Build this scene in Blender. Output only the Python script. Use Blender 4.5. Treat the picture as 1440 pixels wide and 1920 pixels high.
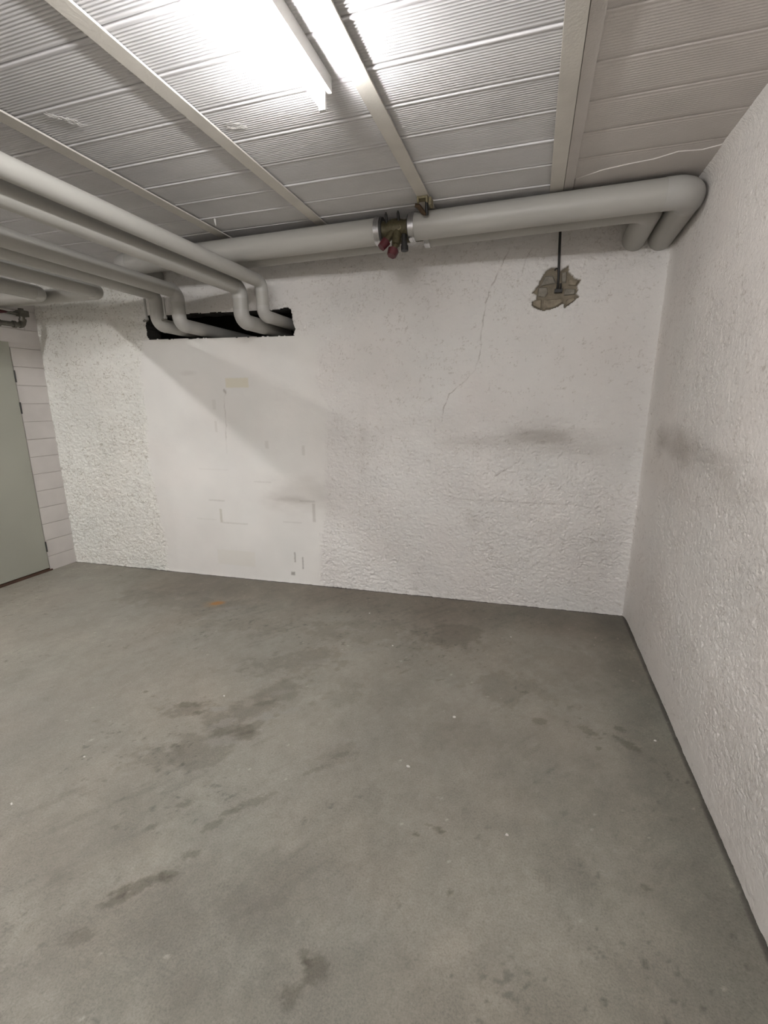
import bpy, bmesh, math, random
import numpy as np
from mathutils import Vector, Matrix

random.seed(7)
rng = np.random.RandomState(11)
for o in list(bpy.data.objects):
    bpy.data.objects.remove(o)
S = bpy.context.scene
COL = S.collection

# ------------------------------------------------------------------ camera
cam_d = bpy.data.cameras.new('camera')
cam_d.sensor_fit = 'HORIZONTAL'
cam_d.sensor_width = 36.0
cam_d.lens = 848.66 * 36.0 / 1440.0
cam_d.clip_start = 0.02
cam = bpy.data.objects.new('camera', cam_d)
COL.objects.link(cam)
PITCH, YAW = 0.2354, 0.3088
fw = Vector((-math.sin(YAW) * math.cos(PITCH), math.cos(YAW) * math.cos(PITCH), -math.sin(PITCH)))
rt = Vector((math.cos(YAW), math.sin(YAW), 0))
up = rt.cross(fw)
M = Matrix((rt, up, -fw)).transposed().to_4x4()
M.translation = Vector((0, 0, 1.57))
cam.matrix_world = M
S.camera = cam

# ------------------------------------------------------------------ world + exposure
w = bpy.data.worlds.new('world')
S.world = w
w.use_nodes = True
w.node_tree.nodes['Background'].inputs[0].default_value = (0.5, 0.5, 0.5, 1)
w.node_tree.nodes['Background'].inputs[1].default_value = 0.02
S.view_settings.view_transform = 'Standard'
S.view_settings.look = 'None'
S.view_settings.gamma = 1.0
S.view_settings.use_curve_mapping = False
S.view_settings.exposure = 0.13
S.cycles.use_light_tree = False
S.cycles.max_bounces = 6
S.cycles.diffuse_bounces = 3
S.cycles.glossy_bounces = 2
S.cycles.caustics_reflective = False
S.cycles.caustics_refractive = False
TUBE_POWER = 146.0          # emission strength of the fluorescent tubes
LIGHT_COL = (1.0, 0.985, 0.99, 1)

# ------------------------------------------------------------------ room measures (metres)
XL, XR = -4.327, 0.775
YF = -4.2
D0, KW = 3.517, 0.0693          # back wall: y = D0 + KW * x
HB = 2.691                      # underside of the steel beams
HT = 2.704                      # underside of the ceiling tiles
def wall_y(x): return D0 + KW * x

# ------------------------------------------------------------------ material helpers
def new_mat(name):
    m = bpy.data.materials.new(name); m.use_nodes = True
    nt = m.node_tree
    return m, nt, nt.nodes['Principled BSDF']
def N(nt, t, **kw):
    n = nt.nodes.new(t)
    for k, v in kw.items(): setattr(n, k, v)
    return n
def noise(nt, coord, scale, detail=4, rough=0.55, dist=0.0):
    n = N(nt, 'ShaderNodeTexNoise')
    n.inputs['Scale'].default_value = scale; n.inputs['Detail'].default_value = detail
    n.inputs['Roughness'].default_value = rough; n.inputs['Distortion'].default_value = dist
    nt.links.new(coord, n.inputs['Vector'])
    return n
def ramp(nt, fac, stops):
    r = N(nt, 'ShaderNodeValToRGB')
    e = r.color_ramp.elements
    while len(e) < len(stops): e.new(0.5)
    for i, (p, c) in enumerate(stops):
        e[i].position = p
        e[i].color = (c, c, c, 1) if not isinstance(c, tuple) else (*c, 1)
    nt.links.new(fac, r.inputs[0])
    return r
def mul(nt, a, b, fac=1.0, mode='MULTIPLY'):
    m = N(nt, 'ShaderNodeMix', data_type='RGBA', blend_type=mode)
    if isinstance(fac, float): m.inputs[0].default_value = fac
    else: nt.links.new(fac, m.inputs[0])
    for s, v in ((m.inputs[6], a), (m.inputs[7], b)):
        if isinstance(v, tuple): s.default_value = (*v, 1)
        else: nt.links.new(v, s)
    return m.outputs[2]
def geo_pos(nt):
    return N(nt, 'ShaderNodeNewGeometry').outputs['Position']
def add_bump(nt, bsdf, h, strength, dist, prev=None):
    b = N(nt, 'ShaderNodeBump')
    b.inputs['Strength'].default_value = strength; b.inputs['Distance'].default_value = dist
    nt.links.new(h, b.inputs['Height'])
    if prev: nt.links.new(prev, b.inputs['Normal'])
    nt.links.new(b.outputs[0], bsdf.inputs['Normal'])
    return b.outputs[0]

def paint_mat(name, col, rough=0.5, var=0.08, vscale=3.0, bump=0.0, bscale=120, spec=0.4, metal=0.0, stretch=None):
    m, nt, b = new_mat(name)
    tc = N(nt, 'ShaderNodeTexCoord').outputs['Object'] if stretch else geo_pos(nt)
    if stretch:
        mp = N(nt, 'ShaderNodeMapping'); mp.inputs['Scale'].default_value = stretch
        nt.links.new(tc, mp.inputs[0]); tc = mp.outputs[0]
    n = noise(nt, tc, vscale, 2, 0.6)
    r = ramp(nt, n.outputs[0], [(0.3, 1 - var), (0.7, 1.0)])
    c = mul(nt, tuple(col), r.outputs[0])
    nt.links.new(c, b.inputs['Base Color'])
    b.inputs['Roughness'].default_value = rough
    b.inputs['Specular IOR Level'].default_value = spec
    b.inputs['Metallic'].default_value = metal
    if bump:
        n2 = noise(nt, tc, bscale, 2, 0.6)
        add_bump(nt, b, n2.outputs[0], bump, 0.003)
    return m

def plaster_mat():
    m, nt, b = new_mat('painted rough plaster')
    p = geo_pos(nt)
    at = N(nt, 'ShaderNodeAttribute', attribute_name='tint')
    sm = N(nt, 'ShaderNodeAttribute', attribute_name='rough_mask')
    nt.links.new(at.outputs['Color'], b.inputs['Base Color'])
    b.inputs['Roughness'].default_value = 0.75
    b.inputs['Specular IOR Level'].default_value = 0.25
    n3 = noise(nt, p, 110, 3, 0.7)
    h = N(nt, 'ShaderNodeMath', operation='MULTIPLY')
    nt.links.new(n3.outputs[0], h.inputs[0]); nt.links.new(sm.outputs['Fac'], h.inputs[1])
    add_bump(nt, b, h.outputs[0], 0.9, 0.0065)
    return m

def concrete_mat():
    m, nt, b = new_mat('bare concrete floor')
    p = geo_pos(nt)
    at = N(nt, 'ShaderNodeAttribute', attribute_name='tint')
    n2 = noise(nt, p, 150, 4, 0.8)
    r2 = ramp(nt, n2.outputs[0], [(0.25, 0.62), (0.5, 1.0), (0.8, 1.30)])
    c = mul(nt, at.outputs['Color'], r2.outputs[0])
    nt.links.new(c, b.inputs['Base Color'])
    b.inputs['Roughness'].default_value = 0.55
    b.inputs['Specular IOR Level'].default_value = 0.35
    n3 = noise(nt, p, 45, 3, 0.65)
    add_bump(nt, b, n3.outputs[0], 0.25, 0.003)
    return m

def emit_mat(name, col, strength):
    m, nt, b = new_mat(name)
    b.inputs['Base Color'].default_value = (0.9, 0.9, 0.88, 1)
    b.inputs['Emission Color'].default_value = col
    b.inputs['Emission Strength'].default_value = strength
    return m

MAT = {}
MAT['plaster'] = plaster_mat()
MAT['floor'] = concrete_mat()
MAT['tile'] = paint_mat('white painted clay tile', (0.74, 0.73, 0.73), 0.65, 0.10, 4.0, 0, 0, 0.12)
MAT['tile_coat'] = paint_mat('skimmed clay tile', (0.66, 0.62, 0.585), 0.7, 0.12, 3.0, 0.4, 150, 0.3)
MAT['beam'] = paint_mat('cream painted steel', (0.71, 0.675, 0.61), 0.45, 0.12, 6.0, 0.25, 90, 0.4)
MAT['slab'] = paint_mat('dark concrete slab', (0.16, 0.15, 0.14), 0.9)
MAT['pipe'] = paint_mat('grey plastic pipe jacket', (0.43, 0.42, 0.385), 0.40, 0.07, 2.5, 0, 0, 0.4)
MAT['pipe_pale'] = paint_mat('pale grey pipe bend', (0.455, 0.448, 0.42), 0.38, 0.06, 9.0, 0.15, 28, 0.45)
MAT['alu'] = paint_mat('aluminium collar', (0.66, 0.66, 0.67), 0.27, 0.15, 40, 0, 0, 0.5, 1.0)
MAT['bronze'] = paint_mat('tarnished bronze', (0.10, 0.085, 0.045), 0.5, 0.35, 60, 0.3, 200, 0.4, 0.35)
MAT['blacksteel'] = paint_mat('black steel', (0.022, 0.021, 0.02), 0.5, 0.2, 30)
MAT['rubber'] = paint_mat('dark gasket', (0.05, 0.05, 0.048), 0.6, 0.2, 30)
MAT['red'] = paint_mat('dark red plastic', (0.085, 0.014, 0.018), 0.5, 0.15, 50)
MAT['rust'] = paint_mat('rusty bracket', (0.085, 0.05, 0.024), 0.75, 0.5, 70, 0.4, 200)
MAT['brass'] = paint_mat('yellowed bracket metal', (0.27, 0.23, 0.13), 0.5, 0.4, 60, 0.3, 200)
MAT['white_metal'] = paint_mat('white enamel', (0.80, 0.79, 0.77), 0.35, 0.04, 5.0)
MAT['door'] = paint_mat('grey green door paint', (0.43, 0.435, 0.37), 0.42, 0.10, 1.6, 0, 0, 0.4)
MAT['block'] = paint_mat('painted concrete block', (0.75, 0.71, 0.68), 0.7, 0.10, 5.0, 0.35, 130, 0.25)
MAT['mortar'] = paint_mat('painted mortar', (0.62, 0.57, 0.54), 0.8, 0.15, 12.0, 0.3, 150, 0.25)
MAT['stone'] = paint_mat('bare stone', (0.33, 0.285, 0.215), 0.9, 0.35, 28.0, 0.6, 130, 0.2)
MAT['stone_grey'] = paint_mat('grey bare stone', (0.31, 0.285, 0.24), 0.9, 0.3, 28.0, 0.6, 130, 0.2)
MAT['steelpipe'] = paint_mat('old steel pipe', (0.16, 0.15, 0.125), 0.45, 0.3, 40, 0.2, 150, 0.5, 0.5)
MAT['sill'] = paint_mat('brown sill', (0.10, 0.055, 0.038), 0.6, 0.3, 20)
MAT['shaft_shade'] = paint_mat('dark shaft', (0.035, 0.033, 0.03), 0.95, 0.4, 12)  # near-black colour stands in for the shade inside the opening
MAT['chip'] = paint_mat('white plaster chip', (0.72, 0.70, 0.66), 0.8, 0.1, 40)
MAT['tube'] = emit_mat('lit fluorescent tube', LIGHT_COL, TUBE_POWER)
MAT['tube_left'] = emit_mat('lit fluorescent tube, left lamp', LIGHT_COL, TUBE_POWER * 1.75)
MAT['tube_rear_added'] = emit_mat('lit fluorescent tube, rear lamps', LIGHT_COL, TUBE_POWER * 2.1)  # tubes of the two lamps added behind the viewpoint

# ------------------------------------------------------------------ object helpers
def link(name, me, mat=None, parent=None):
    o = bpy.data.objects.new(name, me); COL.objects.link(o)
    if mat is not None and me is not None and not me.materials: me.materials.append(mat)
    if parent: o.parent = parent
    return o
def tag(o, label=None, cat=None, group=None, kind=None):
    if label: o['label'] = label
    if cat: o['category'] = cat
    if group: o['group'] = group
    if kind: o['kind'] = kind
    return o
def thing(name, loc, label, cat, group=None, kind=None):
    o = bpy.data.objects.new(name, None); COL.objects.link(o); o.location = loc
    o.empty_display_size = 0.05
    return tag(o, label, cat, group, kind)
def from_bm(name, bm, mat, parent=None, smooth=False, origin=None):
    """bmesh in world coordinates -> object; parents are unrotated empties"""
    off = Vector((0, 0, 0))
    p = parent
    while p is not None:
        off += p.location; p = p.parent
    if origin is None and parent is None and bm.verts:
        zmin = min(v.co.z for v in bm.verts)
        c = sum((v.co for v in bm.verts), Vector()) / len(bm.verts)
        origin = Vector((c.x, c.y, zmin))
    loc = Vector(origin) - off if origin is not None else Vector((0, 0, 0))
    bmesh.ops.translate(bm, verts=bm.verts, vec=-(off + loc))
    bmesh.ops.recalc_face_normals(bm, faces=bm.faces)
    me = bpy.data.meshes.new(name); bm.to_mesh(me); bm.free()
    if smooth:
        me.polygons.foreach_set('use_smooth', [True] * len(me.polygons))
    o = link(name, me, mat, parent)
    o.location = loc
    return o
def box(bm, x0, x1, y0, y1, z0, z1, bev=0.0):
    r = bmesh.ops.create_cube(bm, size=1)
    bmesh.ops.scale(bm, verts=r['verts'], vec=(abs(x1 - x0), abs(y1 - y0), abs(z1 - z0)))
    bmesh.ops.translate(bm, verts=r['verts'], vec=((x0 + x1) / 2, (y0 + y1) / 2, (z0 + z1) / 2))
    if bev:
        es = list({e for v in r['verts'] for e in v.link_edges})
        bmesh.ops.bevel(bm, geom=es, offset=bev, segments=2, affect='EDGES', profile=0.7)
def sweep(bm, pts, r, n=20, cap=True, rs=None):
    pts = [Vector(p) for p in pts]
    rings = []
    prev = None
    for i, p in enumerate(pts):
        if i == 0: t = pts[1] - p
        elif i == len(pts) - 1: t = p - pts[i - 1]
        else: t = (pts[i + 1] - p).normalized() + (p - pts[i - 1]).normalized()
        t.normalize()
        if prev is None:
            a = Vector((0, 0, 1)) if abs(t.z) < 0.9 else Vector((1, 0, 0))
            u = t.cross(a).normalized()
        else:
            u = (prev - t * prev.dot(t)).normalized()
        prev = u
        v = t.cross(u)
        rr = rs[i] if rs else r
        rings.append([bm.verts.new(p + (u * math.cos(2 * math.pi * k / n) + v * math.sin(2 * math.pi * k / n)) * rr) for k in range(n)])
    for a, b in zip(rings, rings[1:]):
        for k in range(n):
            f = bm.faces.new((a[k], a[(k + 1) % n], b[(k + 1) % n], b[k])); f.smooth = True
    if cap:
        bm.faces.new([bm.verts.new(v.co) for v in reversed(rings[0])]); bm.faces.new([bm.verts.new(v.co) for v in rings[-1]])
def cyl(bm, p, q, r, n=16, r2=None):
    sweep(bm, [p, q], r, n, True, [r, r2 if r2 is not None else r])
def arc(p, c, q, rad, seg=8):
    """rounded corner points at c between p and q"""
    p, c, q = Vector(p), Vector(c), Vector(q)
    a = (p - c).normalized(); b = (q - c).normalized()
    half = a.angle(b) / 2
    d = rad / math.tan(half)
    s = c + a * d; e = c + b * d
    ctr = c + (a + b).normalized() * (rad / math.sin(half))
    out = []
    va, vb = s - ctr, e - ctr
    ang = va.angle(vb)
    for i in range(seg + 1):
        t = i / seg
        out.append(ctr + (va * math.sin((1 - t) * ang) + vb * math.sin(t * ang)) / math.sin(ang))
    return out
def pipe(name, label, pts, r, rad, group=None, elbow_mat='pipe', sections=('straight_section',), dr=0.0015):
    """insulated pipe: straight jackets and bends are parts of their own"""
    pts = [Vector(p) for p in pts]
    root = thing(name, pts[0], label, 'pipe', group)
    start = pts[0]
    for i in range(1, len(pts) - 1):
        a = arc(pts[i - 1], pts[i], pts[i + 1], rad)
        bm = bmesh.new(); sweep(bm, [start, a[0]], r, 28)
        from_bm('straight_section', bm, MAT['pipe'], root)
        d0 = (a[0] - a[1]).normalized() * 0.012; d1 = (a[-1] - a[-2]).normalized() * 0.012
        bm = bmesh.new(); sweep(bm, [a[0] + d0] + a + [a[-1] + d1], r + dr, 28)
        from_bm('elbow', bm, MAT[elbow_mat], root)
        start = a[-1]
    bm = bmesh.new(); sweep(bm, [start, pts[-1]], r, 28)
    from_bm('straight_section', bm, MAT['pipe'], root)
    return root

# ------------------------------------------------------------------ numpy noise
def vnoise(u, v, seed):
    """2-D value noise, 0..1"""
    r = np.random.RandomState(seed); T = r.rand(256, 256)
    iu = np.floor(u).astype(int); iv = np.floor(v).astype(int)
    fu = u - iu; fv = v - iv
    fu = fu * fu * (3 - 2 * fu); fv = fv * fv * (3 - 2 * fv)
    a = T[iu % 256, iv % 256]; b = T[(iu + 1) % 256, iv % 256]
    c = T[iu % 256, (iv + 1) % 256]; d = T[(iu + 1) % 256, (iv + 1) % 256]
    return (a * (1 - fu) + b * fu) * (1 - fv) + (c * (1 - fu) + d * fu) * fv
def fbm(u, v, seed, octv=4, gain=0.5):
    s = 0; a = 1; t = 0
    for i in range(octv):
        s = s + a * vnoise(u * 2 ** i + 17.3 * i, v * 2 ** i + 9.1 * i, seed + i); t += a; a *= gain
    return s / t
def sstep(a, b, x):
    t = np.clip((x - a) / (b - a), 0, 1); return t * t * (3 - 2 * t)
def seg_dist(px, pz, a, b):
    ax, az = a; bx, bz = b
    dx, dz = bx - ax, bz - az
    t = np.clip(((px - ax) * dx + (pz - az) * dz) / (dx * dx + dz * dz), 0, 1)
    return np.hypot(px - ax - t * dx, pz - az - t * dz)
def poly_in(px, pz, poly):
    ins = np.zeros(px.shape, bool)
    n = len(poly)
    for i in range(n):
        (x0, z0), (x1, z1) = poly[i], poly[(i + 1) % n]
        c = ((z0 > pz) != (z1 > pz))
        with np.errstate(divide='ignore', invalid='ignore'):
            xi = (x1 - x0) * (pz - z0) / (z1 - z0 + 1e-12) + x0
        ins ^= c & (px < xi)
    return ins
def grid_obj(name, P, tint, rough, mat, skip=None, smooth=True, flip=False):
    """P: (n, m, 3) array -> mesh object with colour attribute tint and float rough_mask"""
    n, m = P.shape[:2]
    idx = np.arange(n * m).reshape(n, m)
    q = np.stack([idx[:-1, :-1], idx[1:, :-1], idx[1:, 1:], idx[:-1, 1:]], -1).reshape(-1, 4)
    if flip: q = q[:, ::-1]
    if skip is not None:
        k = ~(skip[:-1, :-1] & skip[1:, :-1] & skip[1:, 1:] & skip[:-1, 1:]).reshape(-1)
        q = q[k]
    me = bpy.data.meshes.new(name)
    me.vertices.add(n * m); me.vertices.foreach_set('co', P.reshape(-1).astype(np.float32))
    nf = len(q)
    me.loops.add(nf * 4); me.loops.foreach_set('vertex_index', q.reshape(-1).astype(np.int32))
    me.polygons.add(nf)
    me.polygons.foreach_set('loop_start', (np.arange(nf) * 4).astype(np.int32))
    me.polygons.foreach_set('use_smooth', np.full(nf, smooth))
    me.update(calc_edges=True)
    a = me.attributes.new('tint', 'FLOAT_COLOR', 'POINT')
    c = np.ones((n * m, 4), np.float32); c[:, :3] = tint.reshape(-1, 3); a.data.foreach_set('color', c.reshape(-1))
    if rough is not None:
        a = me.attributes.new('rough_mask', 'FLOAT', 'POINT'); a.data.foreach_set('value', rough.reshape(-1).astype(np.float32))
    me.validate()
    return link(name, me, mat)

# ================================================================== FLOOR
xs = np.arange(XL - 0.06, XR + 0.061, 0.009)
ys = np.concatenate([np.arange(YF, 0.5, 0.1), np.arange(0.5, 3.66, 0.009)])
X, Y = np.meshgrid(xs, ys, indexing='ij')
t = np.zeros(X.shape + (3,)); t[:] = (0.262, 0.244, 0.205)
wu = X + 0.10 * (fbm(X * 3, Y * 3, 5) - .5); wv = Y + 0.10 * (fbm(X * 3, Y * 3, 9) - .5)
cloud = fbm(X * 1.1 + 3, Y * 1.1, 21, 5, 0.55)
t *= (0.86 + 0.30 * cloud)[..., None]
cl2 = fbm(wu * 5, wv * 3.2, 33, 5, 0.6)
t *= (0.86 + 0.28 * cl2)[..., None]
cl3 = fbm(wu * 14, wv * 11, 35, 5, 0.7)
t *= (0.83 + 0.34 * cl3)[..., None]
t *= (0.90 + 0.20 * fbm(X * 55, Y * 50, 36, 2, .8))[..., None]
hue = (fbm(X * 1.7, Y * 1.7, 37, 4, .6) - .5)[..., None]
t *= 1 + hue * np.array((0.10, 0.0, -0.04))
spk = sstep(.70, .80, fbm(X * 40, Y * 40, 39, 3, .6)) * sstep(.40, .65, fbm(X * 2.3, Y * 2.3, 40, 3))
t *= (1 - .38 * spk)[..., None]
wsp = sstep(.89, .95, fbm(X * 55, Y * 55, 44, 2, .5))
t *= (1 + .7 * wsp)[..., None]
drag = sstep(.60, .72, fbm((X * .8 - Y * .6) * 34, (X * .6 + Y * .8) * 5, 46, 4, .6)) * sstep(.5, .7, fbm(X * 1.9, Y * 1.9, 48, 3))
t *= (1 - .13 * drag)[..., None]
def blot(cx, cy, rx, ry, ang, amt, col=None, soft=0.45, wob=0.5, seed=1):
    """irregular stain on the slab"""
    global t
    ca, sa = math.cos(ang), math.sin(ang)
    dx, dy = X - cx, Y - cy
    u = (dx * ca + dy * sa) / rx; v = (-dx * sa + dy * ca) / ry
    m = (abs(u) < 3) & (abs(v) < 3)
    d = np.full(X.shape, 9.0)
    wsc = 1.2 / min(rx, ry)
    d[m] = np.hypot(u[m], v[m]) + wob * 2 * (fbm(X[m] * wsc, Y[m] * wsc, 100 + seed, 5, 0.7) - 0.5)
    f = (1 - sstep(1 - soft, 1 + soft, d)) * amt * (.55 + .75 * cl3)
    c = np.array(col if col else (0.28, 0.25, 0.19))
    if col: t = t * (1 - f[..., None]) + c * f[..., None]
    else: t = t * (1 - f[..., None] * (1 - c))
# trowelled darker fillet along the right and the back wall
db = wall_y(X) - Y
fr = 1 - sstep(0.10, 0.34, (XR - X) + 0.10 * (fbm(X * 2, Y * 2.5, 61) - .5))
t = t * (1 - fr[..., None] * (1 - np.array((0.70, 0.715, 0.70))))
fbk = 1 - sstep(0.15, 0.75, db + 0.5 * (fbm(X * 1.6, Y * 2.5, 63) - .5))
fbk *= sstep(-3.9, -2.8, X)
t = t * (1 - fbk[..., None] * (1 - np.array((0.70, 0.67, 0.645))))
# paler worn areas
for i, (cx, cy, rx, ry, a, s) in enumerate([(-3.2, 2.3, .55, .5, 0, .25), (-2.4, 1.5, .6, .5, .3, .18), (-0.48, 1.05, .16, .06, -.4, .22),
        (-0.9, 1.55, .35, .25, .2, .15), (-3.8, 2.75, .3, .2, 0, .25), (-1.7, 2.3, .5, .22, .1, .12), (-.3, 1.8, .4, .3, .2, .10)]):
    blot(cx, cy, rx, ry, a, s, (0.29, 0.28, 0.25), 0.8, 0.8, 300 + i)
# broad damp stains
for i, (cx, cy, rx, ry, a, s) in enumerate([(-1.27, 1.80, .22, .15, .9, .36), (-1.62, 1.68, .13, .06, .4, .38), (-1.34, 1.48, .18, .12, .6, .34), (-1.28, 2.25, .28, .12, .5, .30),
        (-.95, 2.75, .38, .15, .1, .26), (-.42, 2.86, .22, .2, .1, .34), (-.74, 1.60, .10, .05, .9, .22), (0.0, 2.36, .18, .12, .2, .24), (-1.52, 1.36, .12, .06, .5, .26),
        (-.90, 2.04, .12, .08, .5, .2), (.4, 2.75, .3, .2, 0, .16), (-1.9, 2.55, .35, .1, .1, .2), (-2.6, 2.75, .5, .12, .05, .22), (0.35, 1.6, .2, .25, 0, .14), (-.25, 1.9, .16, .10, .3, .12)]):
    blot(cx, cy, rx, ry, a, s, None, 0.30, 1.7, 200 + i)
# pale islands left in the damp patch, grime and painted-in dimming across the foreground
for i, (cx, cy, rx, ry, a, s) in enumerate([(-1.20, 1.74, .05, .035, .5, .55), (-1.38, 1.62, .06, .03, .6, .5), (-1.30, 1.52, .07, .035, .5, .5), (-1.10, 1.82, .05, .02, .7, .45), (-1.46, 1.72, .05, .02, .4, .45), (-1.22, 1.95, .06, .02, .6, .4), (-1.15, 2.30, .10, .02, .5, .35), (-.95, 2.5, .12, .02, .4, .3)]):
    blot(cx, cy, rx, ry, a, s, (0.285, 0.275, 0.245), 0.3, 1.3, 800 + i)
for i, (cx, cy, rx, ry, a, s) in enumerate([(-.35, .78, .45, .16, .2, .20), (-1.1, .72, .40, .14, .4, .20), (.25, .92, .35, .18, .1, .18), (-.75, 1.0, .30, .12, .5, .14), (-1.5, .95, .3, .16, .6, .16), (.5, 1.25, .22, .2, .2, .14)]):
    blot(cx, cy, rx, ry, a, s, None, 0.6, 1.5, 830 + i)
# hard-edged dark marks
for i, (cx, cy, rx, ry, a, s) in enumerate([(.145, 2.136, .030, .026, 0, .40), (.375, 2.135, .062, .026, -.75, .45), (.527, 2.197, .028, .018, -.3, .48), (.545, 2.095, .055, .028, -.7, .50),
        (.409, 2.024, .016, .014, 0, .45), (-.218, 1.381, .026, .013, -.3, .62), (-.262, 1.392, .012, .006, .2, .4), (-.304, 1.337, .010, .008, .4, .6), (-.142, 1.172, .011, .010, 0, .45),
        (-.478, .849, .035, .028, .2, .5), (-.52, .865, .03, .012, -.6, .4), (.474, 1.386, .016, .010, -.5, .55), (-1.131, .889, .075, .022, .75, .55), (-1.07, .93, .03, .02, .5, .45), (-1.17, .82, .05, .014, .75, .5), (-1.05, 1.02, .035, .015, .6, .4),
        (-1.197, .70, .05, .02, .5, .4), (-1.22, 1.19, .03, .022, .9, .42), (-1.052, 1.144, .035, .02, .9, .45), (-1.02, 1.21, .04, .012, .6, .42), (-.96, 1.28, .08, .018, .75, .35), (-1.27, 1.06, .02, .014, .9, .4), (-1.40, 1.02, .016, .01, .6, .35), (-.515, .775, .03, .022, .8, .4),
        (-1.64, 1.70, .05, .022, .3, .45), (-1.55, 1.66, .04, .016, .8, .45), (-1.25, 1.84, .05, .02, .6, .4), (-1.21, 1.60, .06, .03, .7, .3), (-.80, 1.50, .05, .012, .8, .35), (-.72, 1.62, .04, .014, .8, .32),
        (-1.95, 1.72, .014, .009, .2, .5), (-1.88, 1.70, .010, .006, .2, .5), (-2.0, 1.45, .02, .01, .3, .3), (-2.45, 2.05, .014, .007, 0, .45), (-1.50, 1.43, .02, .012, .6, .45), (-.62, 2.35, .05, .010, .9, .3), (-.40, 2.33, .03, .008, .5, .35), (.08, 2.36, .02, .012, .3, .4)]):
    blot(cx, cy, rx, ry, a, s, None, 0.22, 1.05, 400 + i)
# rust stain
blot(-2.33, 2.80, .075, .055, .5, .5, (0.26, 0.19, 0.11), 0.6, 0.6, 71)
blot(-2.31, 2.815, .048, .034, .5, 1.0, (0.34, 0.15, 0.03), 0.5, 0.5, 72)
blot(-2.16, 2.77, .12, .03, .6, .25, (0.33, 0.32, 0.30), 0.6, 0.9, 73)
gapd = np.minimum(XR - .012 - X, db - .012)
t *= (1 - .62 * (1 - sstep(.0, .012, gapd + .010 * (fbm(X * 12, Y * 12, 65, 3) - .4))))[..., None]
Z = 0.003 * (fbm(X * 1.5, Y * 1.5, 51) - .5) + 0.012 * np.exp(-np.clip(XR - X, 0, 9) / 0.05)
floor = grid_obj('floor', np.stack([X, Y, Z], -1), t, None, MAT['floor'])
tag(floor, 'stained grey concrete floor with damp marks', None, None, 'structure')

# ================================================================== BACK WALL
PATCH = [(0.012, 2.429), (0.041, 2.455), (0.087, 2.459), (0.104, 2.438), (0.12, 2.435), (0.134, 2.446), (0.164, 2.462), (0.173, 2.419), (0.209, 2.385), (0.248, 2.373), (0.229, 2.334), (0.238, 2.311), (0.23, 2.289), (0.245, 2.268), (0.21, 2.234), (0.161, 2.203), (0.153, 2.231), (0.108, 2.208), (0.073, 2.197), (0.023, 2.188), (-0.052, 2.225), (-0.056, 2.252), (-0.03, 2.263), (-0.027, 2.291), (-0.055, 2.308), (-0.021, 2.353), (-0.01, 2.382)]
HOLE = [(-3.160, 2.291), (-2.9, 2.290), (-2.6, 2.292), (-2.24, 2.288), (-1.95, 2.287), (-1.90, 2.300), (-1.862, 2.300), (-1.835, 2.285), (-1.828, 2.20), (-1.812, 2.13), (-1.822, 2.085), (-2.2, 2.088), (-2.7, 2.092), (-3.155, 2.096), (-3.178, 2.13), (-3.176, 2.22)]
xs = np.arange(XL - 0.03, XR + 0.031, 0.0055)
zs = np.arange(-0.03, 2.76, 0.0055)
X, Z = np.meshgrid(xs, zs, indexing='ij')
wx = X + 0.03 * (fbm(X * 9, Z * 9, 3) - .5); wz = Z + 0.03 * (fbm(X * 9, Z * 9, 4) - .5)
# smooth cement patch under the opening
sl = np.interp(Z, [0, .37, .88, 1.46, 1.87, 2.1], [-3.235, -3.25, -3.30, -3.303, -3.287, -3.22])
sr = np.interp(Z, [0, .09, .48, .72, 1.13, 1.55, 1.72, 2.04, 2.1], [-1.68, -1.677, -1.64, -1.61, -1.57, -1.536, -1.644, -1.62, -1.66])
wob = 0.16 * (fbm(X * 3.5, Z * 3.5, 12, 5, .65) - .5)
sm = sstep(-0.025, 0.035, X + wob * .5 - sl) * sstep(-0.02, 0.03, sr - X - wob) * sstep(-.02, .06, 2.12 - Z + wob * .3)
leftz = 1 - sstep(-3.3, -3.1, X)
# coarse thrown coat: pits, ticks and creases
def crease(n, c, w): return np.clip(1 - np.abs(n - c) / w, 0, 1)
e2 = fbm(wx * 78, wz * 86, 43, 2, .5)
e3 = fbm(wx * 22 + wz * 8, wz * 50, 45, 3, .55)      # lying trowel drags
calm = sstep(.36, .62, fbm(X * 1.5, Z * 1.5, 47, 3))
low = 1 - sstep(0.9, 1.9, Z)
amp = np.clip(0.25 + 0.45 * low + 0.25 * calm + 0.40 * leftz, 0, 1.1)
tick = crease(fbm(wx * 44, wz * 52, 41, 2, .5), .5, .07) * sstep(.48, .62, fbm(X * 20, Z * 20, 42, 2))
drag = crease(e3, .5, .06) * sstep(.45, .6, fbm(X * 9, Z * 14, 46, 2))
coarse = (1 - sm)
h = coarse * amp * (0.0095 * (e2 - .5) + 0.0095 * (e3 - .5) - 0.0085 * tick - 0.0080 * drag * (1 - leftz))
pit = sstep(.70, .80, fbm(wx * 46, wz * 46, 49, 2, .5))
h -= 0.0045 * pit * coarse * (0.4 + 0.7 * leftz)
h += 0.0012 * sm * (fbm(X * 14, Z * 22, 55, 3) - .5)
rough = (1 - .85 * sm) * (.45 + .55 * amp)
h += 0.012 * (fbm(X * 1.2, Z * 1.2, 53, 3) - .5)
h += 0.035 * np.exp(-np.clip(XR - X, 0, 9) / 0.035)
h += 0.010 * np.exp(-np.clip(Z, 0, 9) / 0.02) * (fbm(X * 30, Z * 3, 57, 3))
t = np.zeros(X.shape + (3,))
t[:] = (0.83, 0.805, 0.77)
t = t * (1 - leftz[..., None]) + np.array((0.87, 0.86, 0.80)) * leftz[..., None]
t = t * (1 - sm[..., None]) + np.array((0.83, 0.81, 0.77)) * sm[..., None]
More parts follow.
